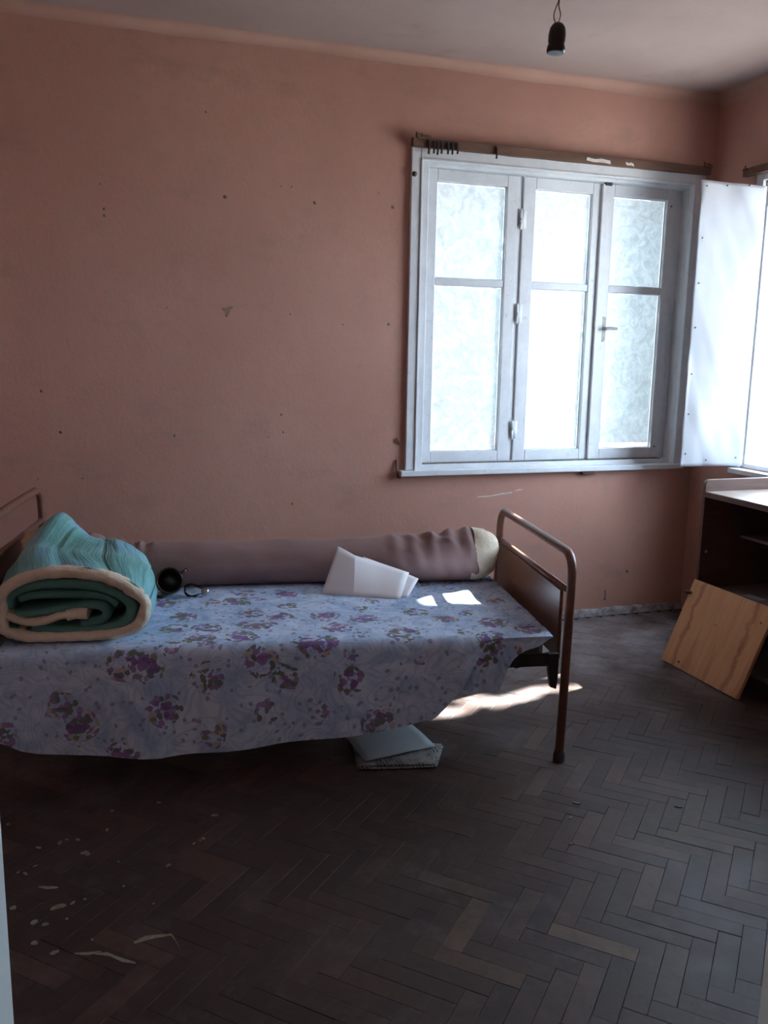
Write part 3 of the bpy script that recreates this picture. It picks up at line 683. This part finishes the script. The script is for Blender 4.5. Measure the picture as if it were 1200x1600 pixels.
# rolled teal quilt at the head, in its own space (x = along bed, y = depth from front face)
Q0 = (-1.64, .075)
quilt = tag(empty('rolled_quilt', Matrix.Translation(BED) @ Matrix.Rotation(BR, 4, 'Z') @ Vector((Q0[0], Q0[1], ZT+.006)), BR), 'thick teal quilt rolled up with a cream edge at the bed head', 'quilt')
# outlines as (x, z) loops with 40 samples, from front to back
def loop(ctrl, n=180):
    out = []; m_ = len(ctrl)
    for k in range(n):
        f = k/n*m_; i = int(f); q = f-i
        p = [ctrl[(i+j-1) % m_] for j in range(4)]
        out.append(tuple(.5*((2*p[1][c])+(-p[0][c]+p[2][c])*q+(2*p[0][c]-5*p[1][c]+4*p[2][c]-p[3][c])*q*q+(-p[0][c]+3*p[1][c]-3*p[2][c]+p[3][c])*q**3) for c in (0, 1)))
    return out
F0 = loop([(-.235, .10), (-.215, .19), (-.10, .243), (.06, .240), (.17, .200), (.237, .135), (.228, .055), (.165, .012), (.02, .0), (-.15, .004), (-.225, .035)])
F1 = loop([(-.240, .11), (-.225, .215), (-.135, .285), (.0, .262), (.14, .245), (.242, .165), (.238, .065), (.165, .010), (.02, .0), (-.15, .004), (-.23, .035)])
F2 = loop([(-.235, .13), (-.215, .26), (-.115, .345), (.005, .262), (.10, .255), (.205, .17), (.212, .07), (.15, .010), (.0, .0), (-.15, .004), (-.225, .04)])
F3 = loop([(-.215, .14), (-.20, .27), (-.12, .335), (-.025, .245), (.06, .235), (.16, .155), (.165, .07), (.12, .014), (.0, .006), (-.13, .01), (-.20, .05)])
SEC = [(0.0, F0), (.16, F1), (.36, F2), (.50, F3)]
NQ = len(F0)
def sect(y):
    for (ya, a), (yb, bb_) in zip(SEC, SEC[1:]):
        if y <= yb:
            q = (y-ya)/(yb-ya); q = q*q*(3-2*q); return [(p[0]+(s_[0]-p[0])*q, p[1]+(s_[1]-p[1])*q) for p, s_ in zip(a, bb_)]
    return SEC[-1][1]
b = MB(); rows = 44; per = [0]; seams = {}
for k in range(NQ): per.append(per[-1]+math.dist(F0[k], F0[(k+1) % NQ]))
for j in range(rows+1):
    y = .50*j/rows; s_ = sect(y); cx = sum(p[0] for p in s_)/NQ; cz = sum(p[1] for p in s_)/NQ
    for k in range(NQ+1):
        x, z = s_[k % NQ]; arc = per[k]
        ch = abs(math.sin((arc+.04)*math.pi/.165)); puff = .020*(ch**.4)-.017        # stitched channels along the roll
        puff += .004*nz(arc*22, y*5, 2)+.003*nz(arc*50, y*9, 4)
        dx, dz = x-cx, z-cz; ln = math.hypot(dx, dz); low = min(1, z/.05)
        f = 1+puff*low/ln
        b.uv[len(b.v)] = (y*1.0, arc)
        b.v.append((cx+dx*f, y, max(.001, cz+dz*f)))
        fr2 = ((arc+.04)/.165) % 1
        if k < NQ and z > .07:
            key = round((arc+.04)/.165)
            if abs((arc+.04)/.165-key)*.165 < per[1]*.75: seams.setdefault(key, {})[j] = (cx+dx*(f+.0015/ln), y, cz+dz*(f+.0015/ln))
for j in range(rows):
    for k in range(NQ): a = j*(NQ+1)+k; b.f.append((a, a+1, a+NQ+2, a+NQ+1))
bo = len(b.v); b.v.append((-.03, .515, .15))
for k in range(NQ): b.f.append((rows*(NQ+1)+k, rows*(NQ+1)+k+1, bo))
cov = b.build('satin_cover', 'teal', quilt, smooth=True)
for key, pts in seams.items():
    if len(pts) > 20: MB().tube([Vector(pts[j]) for j in sorted(pts)], .0028, 6).build('stitch_seam', 'teal_inner', cov, smooth=True)
# cream rim round the front
def inset(lp, d):
    n = len(lp); out = []
    for k in range(n):
        a, c = lp[k-1], lp[(k+1) % n]; tx, tz = c[0]-a[0], c[1]-a[1]; ln = math.hypot(tx, tz); out.append((lp[k][0]+tz/ln*-d if False else lp[k][0]+tz/ln*d*1, lp[k][1]-tx/ln*d))
    return out
area = sum(F0[k][0]*F0[(k+1) % NQ][1]-F0[(k+1) % NQ][0]*F0[k][1] for k in range(NQ))
sgn = 1 if area < 0 else -1
def ring(d): return inset(F0, d*sgn)
b = MB(); prof = [(-.002, .02), (-.003, .004), (.004, -.010), (.016, -.016), (.030, -.012), (.036, .004), (.038, .05)]
for d, y in prof:
    lp = ring(d)
    for k in range(NQ):
        n_ = .005*nz(lp[k][0]*32, lp[k][1]*32, d*20)+.003*nz(lp[k][0]*90, lp[k][1]*90, d*60); b.v.append((lp[k][0]+n_, y+n_, max(.0, lp[k][1]+n_*.5)))
for i in range(len(prof)-1):
    for k in range(NQ): a = i*NQ+k; c_ = i*NQ+(k+1) % NQ; b.f.append((a, c_, c_+NQ, a+NQ))
b.build('cream_edge', 'cream', quilt, smooth=True)
# dark bottom of the roll opening + inner spiral layers
lp = ring(.03); b = MB(); b.add([(p[0], .16, max(.012, p[1])) for p in lp], [tuple(range(NQ))]); b.build('roll_core', 'teal_inner', quilt)
def ribbon(center, th, ya, yb, name, m_):
    # thick ribbon following a centre line in (x,z), front edge rounded
    cl = [Vector((p[0], p[1])) for p in center]; n = len(cl); b = MB(); ring_n = 14
    for i in range(n):
        tg = (cl[min(i+1, n-1)]-cl[max(i-1, 0)]).normalized(); nm = Vector((-tg.y, tg.x))
        for k in range(ring_n+1):
            a = math.pi*k/ring_n; o_ = -math.cos(a)*th/2*(1+.12*nz(i*.35, k)); yy = ya+.012-math.sin(a)*.018
            if k in (0, ring_n): yy = yb
            p = cl[i]+nm*o_; b.v.append((p.x, yy+.004*nz(p.x*30, p.y*30), max(.003, p.y)))
    for i in range(n-1):
        for k in range(ring_n): a = i*(ring_n+1)+k; b.f.append((a, a+ring_n+1, a+ring_n+2, a+1))
    b.f += [tuple(range(ring_n+1)), tuple((n-1)*(ring_n+1)+k for k in range(ring_n, -1, -1))]
    return b.build(name, m_, quilt, smooth=True)
def smooth_line(pts, n=60):
    out = []; m_ = len(pts)
    for k in range(n+1):
        f = k/n*(m_-1); i = min(int(f), m_-2); q = f-i; p = [pts[max(0, min(m_-1, i+j-1))] for j in range(4)]
        out.append(tuple(.5*((2*p[1][c])+(-p[0][c]+p[2][c])*q+(2*p[0][c]-5*p[1][c]+4*p[2][c]-p[3][c])*q*q+(-p[0][c]+3*p[1][c]-3*p[2][c]+p[3][c])*q**3) for c in (0, 1)))
    return out
ribbon(smooth_line([(-.20, .115), (-.185, .165), (-.10, .190), (.03, .188), (.12, .165), (.178, .120), (.168, .066), (.10, .038), (-.01, .034), (-.09, .045), (-.13, .055)]), .034, .004, .15, 'inner_layer', 'teal_inner')
ribbon(smooth_line([(-.185, .095), (-.15, .090), (-.08, .100), (.0, .108), (.06, .118), (.095, .105), (.10, .080), (.07, .062), (.02, .058)]), .030, .010, .15, 'inner_layer', 'teal_inner')
ribbon(smooth_line([(-.17, .140), (-.13, .150), (-.05, .152), (.03, .148), (.10, .140), (.135, .112)]), .030, .024, .15, 'inner_layer', 'teal_inner')
ribbon(smooth_line([(-.215, .100), (-.18, .080), (-.14, .068), (-.09, .072), (-.03, .088), (.04, .086)]), .026, -.006, .12, 'lining_fold', 'cream')
ribbon(smooth_line([(-.02, .088), (.01, .094), (.045, .092)]), .036, -.010, .12, 'lining_fold', 'cream')
ribbon(smooth_line([(-.21, .055), (-.17, .030), (-.10, .030), (.0, .022)]), .03, .006, .12, 'inner_layer', 'teal_inner')

# small things on the bed
def bedp(l, d, z): return Matrix.Translation(BED) @ Matrix.Rotation(BR, 4, 'Z') @ Vector((l, d, z))
pc = bedp(-1.388, .622, ZT+.0595)
pot = tag(empty('clay_mug', pc), 'dark brown glazed mug lying on its side next to the quilt', 'mug')
dirv = Vector((-.05, -1, .30)).normalized(); mp = dirv.to_track_quat('Z', 'Y').to_matrix().to_4x4()
MB().lathe([(0, -.055), (.036, -.055), (.042, -.05), (.052, -.02), (.053, .01), (.048, .035), (.050, .047), (.048, .050), (.045, .047), (.043, .035), (.047, .01), (.046, -.02), (.036, -.045), (0, -.046)], mp, 28).build('body', 'pot_glaze', pot, smooth=True)
hp = [mp @ Vector(p) for p in [(.040, .024, .035), (.058, .034, .038), (.066, .040, .015), (.060, .036, -.012), (.044, .026, -.02)]]
MB().tube(arc_path(hp, .012, 4), .0075, 10).build('handle', 'pot_glaze', pot, smooth=True)
bu = bedp(-1.303, .592, ZT+.0285)
bulb = tag(empty('light_bulb', bu), 'clear glass light bulb with shiny metal cap lying beside the mug', 'light bulb')
bd_ = Vector((.98, -.03, -.16)).normalized(); mb_ = bd_.to_track_quat('Z', 'Y').to_matrix().to_4x4()
MB().lathe([(0, -.029), (.012, -.027), (.022, -.019), (.0275, -.006), (.0275, .006), (.022, .020), (.015, .032), (.013, .044)], mb_, 24).build('glass', 'pane', bulb, smooth=True)
prof = [(.013, .040)]
for k in range(7): prof += [(.0135, .042+k*.003), (.0122, .0435+k*.003)]
prof += [(.012, .063), (.006, .067), (.004, .069), (0, .0695)]
MB().lathe(prof, mb_, 18).build('screw_cap', 'steel', bulb, smooth=True)
# white folded papers leaning on the bolster
env = tag(empty('folded_paper', bedp(-.62, .58, ZT+.003)), 'large sheet of white paper bent and propped against the mauve roll', 'paper')
e0 = bedp(-.62, .58, ZT+.003)
def quadgrid(bot, topl, n=12, off=0.0, bow=0.0):
    def fn(u, v):
        f = u*(len(bot)-1); i = min(int(f), len(bot)-2); q = f-i
        a = Vector(bot[i]).lerp(Vector(bot[i+1]), q); c = Vector(topl[i]).lerp(Vector(topl[i+1]), q)
        p = a.lerp(c, v); p.z += bow*math.sin(v*math.pi)*.5; p.y += off-bow*math.sin(v*math.pi)
        return bedp(*p)-e0
    return MB().grid(fn, n, 8)
bot = [(-.795, .595, ZT+.004), (-.735, .568, ZT+.003), (-.675, .540, ZT+.003), (-.585, .52, ZT+.003), (-.497, .487, ZT+.003)]
topl = [(-.724, .690, .636), (-.690, .672, .6195), (-.657, .655, .603), (-.548, .655, .568), (-.440, .620, .536)]
fs_ = quadgrid(bot, topl, 16).build('front_sheet', 'white_paper', env, smooth=True, solid=.001)
for e_ in fs_.data.edges:
    if all(i % 17 == 8 for i in e_.vertices): e_.use_edge_sharp = True
bot2 = [(-.64, .55, ZT+.003), (-.55, .525, ZT+.003), (-.462, .503, ZT+.003)]; top2 = [(-.62, .680, .59), (-.50, .650, .548), (-.402, .602, .513)]
quadgrid(bot2, top2, 12, off=.008).build('back_sheet', 'white_paper', env, smooth=True, solid=.001)
# papers on the floor under the bed edge
nw = tag(empty('newspaper', (.98, 2.70, .002)), 'folded newspaper lying flat on the floor below the grey sheet', 'newspaper')
def flat(pts, z, name, m_, root, th=.0015, n=10, wav=.002, sd=0):
    r0 = root.location
    def fn(u, v):
        a = Vector(pts[0]).lerp(Vector(pts[1]), u); c = Vector(pts[3]).lerp(Vector(pts[2]), u); p = a.lerp(c, v)
        return (p.x-r0.x, p.y-r0.y, z+wav*(1+nz(p.x*9, p.y*9, sd))-r0.z)
    return MB().grid(fn, n, n).build(name, m_, root, smooth=True, solid=th)
flat([(.812, 2.650), (1.082, 2.588), (1.165, 2.735), (.86, 2.90)], .004, 'lower_pages', 'news', nw, .002)
flat([(.818, 2.662), (1.078, 2.598), (1.16, 2.74), (.865, 2.90)], .009, 'upper_pages', 'news', nw, .002, sd=4)
ps = tag(empty('paper_sheet', (.98, 2.8, .015)), 'plain grey-white sheet of paper on the newspaper under the bed', 'paper')
flat([(.848, 2.672), (1.128, 2.715), (1.105, 2.96), (.835, 2.87)], .0165, 'page', 'grey_paper', ps, .001, wav=.003, sd=9)

# ------------------------------------------------------------------ cabinet in the corner
CX0, CX1, CY0, CY1, CT = 2.65, 3.135, 2.40, 3.282, .812
cab = tag(empty('low_cabinet', ((CX0+CX1)/2, (CY0+CY1)/2, 0)), 'dark brown open-fronted low cabinet under the side window', 'cabinet')
cl = cab.location
def end_panel(y):
    pts = [(CX0, .0), (CX0, .845), (CX0+.004, .856), (CX0+.012, .863), (CX0+.022, .866), (CX1, .866), (CX1, 0)]
    b = MB(); n = len(pts)
    b.add([(p[0]-cl.x, y-cl.y, p[1]) for p in pts]+[(p[0]-cl.x, y+.02-cl.y, p[1]) for p in pts], [tuple(range(n))[::-1], tuple(range(n, 2*n))]+[(i, (i+1) % n, (i+1) % n+n, i+n) for i in range(n)])
    return b.build('end_panel', 'veneer', cab, bevel=.002)
end_panel(CY1-.02); end_panel(CY0)
def cb(name, a, c, m_, bevel=.002): return MB().box(Vector(a)-cl, Vector(c)-cl).build(name, m_, cab, bevel=bevel)
cb('top_board', (CX0+.002, CY0+.02, CT-.024), (CX1, CY1-.02, CT), 'cabtop')
cb('front_edge', (CX0-.001, CY0+.02, CT-.026), (CX0+.002, CY1-.02, CT-.001), 'veneer', .0005)
cb('shelf', (CX0+.22, CY0+.02, .585), (CX1-.012, CY1-.02, .600), 'cabinet_inside')
cb('shelf', (CX0+.008, CY0+.02, .335), (CX1-.012, CY1-.02, .353), 'cabinet_inside')
cb('shelf', (CX0+.008, CY0+.02, .06), (CX1-.012, CY1-.02, .078), 'cabinet_inside')
cb('plinth', (CX0+.03, CY0+.02, 0), (CX0+.045, CY1-.02, .06), 'veneer')
cb('back_panel', (CX1-.012, CY0+.02, .02), (CX1, CY1-.02, CT-.024), 'cabinet_inside')
cb('divider', (CX0+.03, 2.735, .353), (CX1-.012, 2.751, CT-.026), 'cabinet_inside')
MB().lathe([(0, .006), (.006, .004), (.007, 0)], Matrix.Translation(Vector((CX0+.03, CY1-.0205, .53))-cl) @ Matrix.Rotation(math.pi/2, 4, 'X'), 10).build('catch', 'steel', cab)
slip = MB(); slip.box((-.022, -.05, 0), (.022, .05, .0015))
o = slip.build('paper_slip', 'grey_paper', loc=(2.80, 3.06, .3536)); tag(o, 'small grey paper slip lying on the cabinet lower shelf', 'paper')
# loose door panel leaning on the cabinet front
P0 = Vector((2.514, 3.307, .001)); U = Vector((.001, -.511, 0)); V = Vector((.118, -.043, .395))
door = tag(empty('loose_door_panel', P0+U*.5), 'light plywood cabinet door standing loose and tilted against the dark cabinet', 'door panel')
ul, vl = U.normalized(), V.normalized(); nn_ = ul.cross(vl).normalized()
if nn_.x > 0: nn_ = -nn_
TH = .016; lu, lv = U.length, V.length
b = MB(); o0 = P0-door.location
cor = [o0, o0+U, o0+U+V, o0+V]; bk = [p-nn_*TH for p in cor]
dz = min(p.z for p in cor+bk); sh = Vector((0, 0, .0008-dz-P0.z))
b.add([p+sh for p in cor]+[p+sh for p in bk], [(0, 1, 2, 3), (7, 6, 5, 4), (0, 4, 5, 1), (1, 5, 6, 2), (2, 6, 7, 3), (3, 7, 4, 0)])
for k, (uu, vv) in enumerate([(0, 0), (lu, 0), (lu, lv), (0, lv)]*2): b.uv[k] = (uu, vv)
b.build('panel', 'ply', door, bevel=.0015)
def on_door(u, v, n=0): return o0+ul*u+vl*v+nn_*n+sh
zq = nn_.to_track_quat('Z', 'Y').to_matrix().to_4x4()
for (u, v, r) in ((.115, .028, .006), (.47, .34, .005), (.235, .255, .003)):
    MB().lathe([(0, .0016), (r, .001), (r, 0)], Matrix.Translation(on_door(u, v)) @ zq, 10).build('screw_hole', 'grime', door)
b = MB(); b.tube([on_door(-.014, lv-.07, .006), on_door(.004, lv-.068, .006), on_door(.02, lv-.066, .004)], [.010, .009, .006], 10); b.build('latch', 'black_iron', door, smooth=True)

# ------------------------------------------------------------------ pendant socket
SK = Vector((1.141, 2.10, 2.152))
pen = tag(empty('pendant_socket', (SK.x, SK.y, ZC)), 'black bulb socket without bulb hanging from the ceiling on a thin cord', 'lamp socket')
dz = SK.z-ZC
MB().lathe([(0, .004), (.019, .002), (.0225, .003), (.0235, .010), (.022, .018), (.0195, .024), (.0215, .028), (.0218, .046), (.0195, .060), (.014, .069), (.008, .073), (0, .0735)], Matrix.Translation((0, 0, dz)) @ Matrix.Rotation(.05, 4, 'Y'), 24).build('socket', 'bakelite', pen, smooth=True)
def wire(sg):
    p = [(0+sg*.003, 0, dz+.070), (sg*.008-.001, .001, dz+.082), (sg*.009, 0, dz+.094), (sg*.003, 0, dz+.112), (sg*.001+.003, 0, dz+.13), (.004+sg*.001, 0, dz+.2), (.004+sg*.0012, 0, -.3), (0+sg*.001, 0, -.03)]
    return MB().tube([Vector((a, 0, c)) for a, c in smooth_line([(q[0], q[2]) for q in p], 40)], .0016, 6)
for sg in (-1, 1): wire(sg).build('cord', 'cord', pen, smooth=True)
MB().lathe([(0, -.035), (.012, -.034), (.028, -.02), (.034, -.004), (.034, 0)], None, 20).build('ceiling_rose', 'bakelite', pen, smooth=True)

# ------------------------------------------------------------------ crumbs on the floor
for x, y, s_, wh in ((1.42, 2.238, 1.2, 'tiny dark crumb on the parquet closest to the bed leg'), (1.357, 2.163, 1.0, 'tiny dark crumb on the parquet just below the one by the bed leg'), (1.281, 2.033, .9, 'lowest of three tiny dark crumbs in a row on the parquet'), (1.722, 2.123, 1.1, 'tiny dark crumb on the parquet away from the other three')):
    b = MB(); b.prism(blob(0, 0, .007*s_, 7, sx=1.6, sy=.6, rot=random.random()*3), 0, .003)
    tag(b.build('wood_crumb', 'grime', loc=(x, y, .0)), wh, 'debris', 'crumbs on the parquet')

# ------------------------------------------------------------------ outside: ground and an unseen added tree, its leaves cut to shape the sun patches
struct(box((-30, -30, -.5), (40, 40, -.3)).build('ground', 'ground'), 'garden ground outside the house', 'ground')
tree = tag(empty('sun_mask_tree', (10.4, 5.3, -.3)), 'unseen tree added outside the side window to shape the sun patches', 'tree')
tl_ = tree.location
b = MB(); b.tube([(0, 0, 0), (.05, -.05, 1.8), (-.1, 0, 3.6), (-.6, -.3, 5.2), (-.8, -.4, 6.2)], [.16, .13, .11, .07, .03], 10)
b.tube([(-.1, 0, 3.6), (.2, .3, 5.0), (.1, .4, 6.2)], [.1, .06, .03], 8); b.build('trunk', 'bark', tree, smooth=True)
def in_patch(p):
    t0 = (p.z-.46)/SUN.z; q = p-SUN*t0
    lx, ly = (q.x-1.519)*.985-(q.y-2.522)*.174, (q.x-1.519)*.174+(q.y-2.522)*.985
    if -.375 < lx < -.17 and .43 < ly < .60 and not (-.285 < lx+(ly-.5)*.25 < -.262): return True
    q = p-SUN*(p.z/SUN.z)
    seg = [((1.25, 3.01), (1.36, 3.04), .03), ((1.42, 3.15), (1.50, 3.07), .045), ((1.52, 3.05), (1.72, 3.11), .034), ((1.74, 3.13), (1.85, 3.13), .020), ((1.90, 3.11), (1.97, 3.11), .022), ((1.72, 3.30), (1.75, 3.29), .02), ((1.90, 3.27), (1.97, 3.28), .02)]
    for (a, c, r) in seg:
        a = Vector(a); c = Vector(c); pt = Vector((q.x, q.y)); d = c-a; u = max(0, min(1, (pt-a).dot(d)/d.length_squared))
        if (pt-(a+d*u)).length < r*(.85+1.1*nz(q.x*17, q.y*30, 4)): return True
    return False
b = MB(); ctr = Vector((XR+.06, 2.83, 1.56))+SUN*8.0
e1 = SUN.cross(Vector((0, 0, 1))).normalized(); e2 = e1.cross(SUN)
rnd = random.Random(3)
for k in range(26000):
    p = ctr+e1*rnd.uniform(-.98, .98)+e2*rnd.uniform(-.82, .80)+SUN*rnd.gauss(0, .45)
    n_ = (SUN+Vector((rnd.gauss(0, .5), rnd.gauss(0, .5), rnd.gauss(0, .5)))).normalized(); t1 = n_.orthogonal().normalized(); t1 = (t1*math.cos(k)+n_.cross(t1)*math.sin(k)); t2 = n_.cross(t1)
    a_, c_ = .042, .024
    vs = [p-t1*a_, p-t1*.2*a_+t2*c_, p+t1*a_, p-t1*.2*a_-t2*c_]
    if any(in_patch(q) for q in vs+[p, (vs[0]+p)/2, (vs[2]+p)/2]): continue  # leave out leaves that would block the chosen sun patches
    b.add([q-tl_ for q in vs], [(0, 1, 2, 3)])
o = b.build('sun_mask_leaves', 'leaf', tree); o['kind'] = 'stuff'
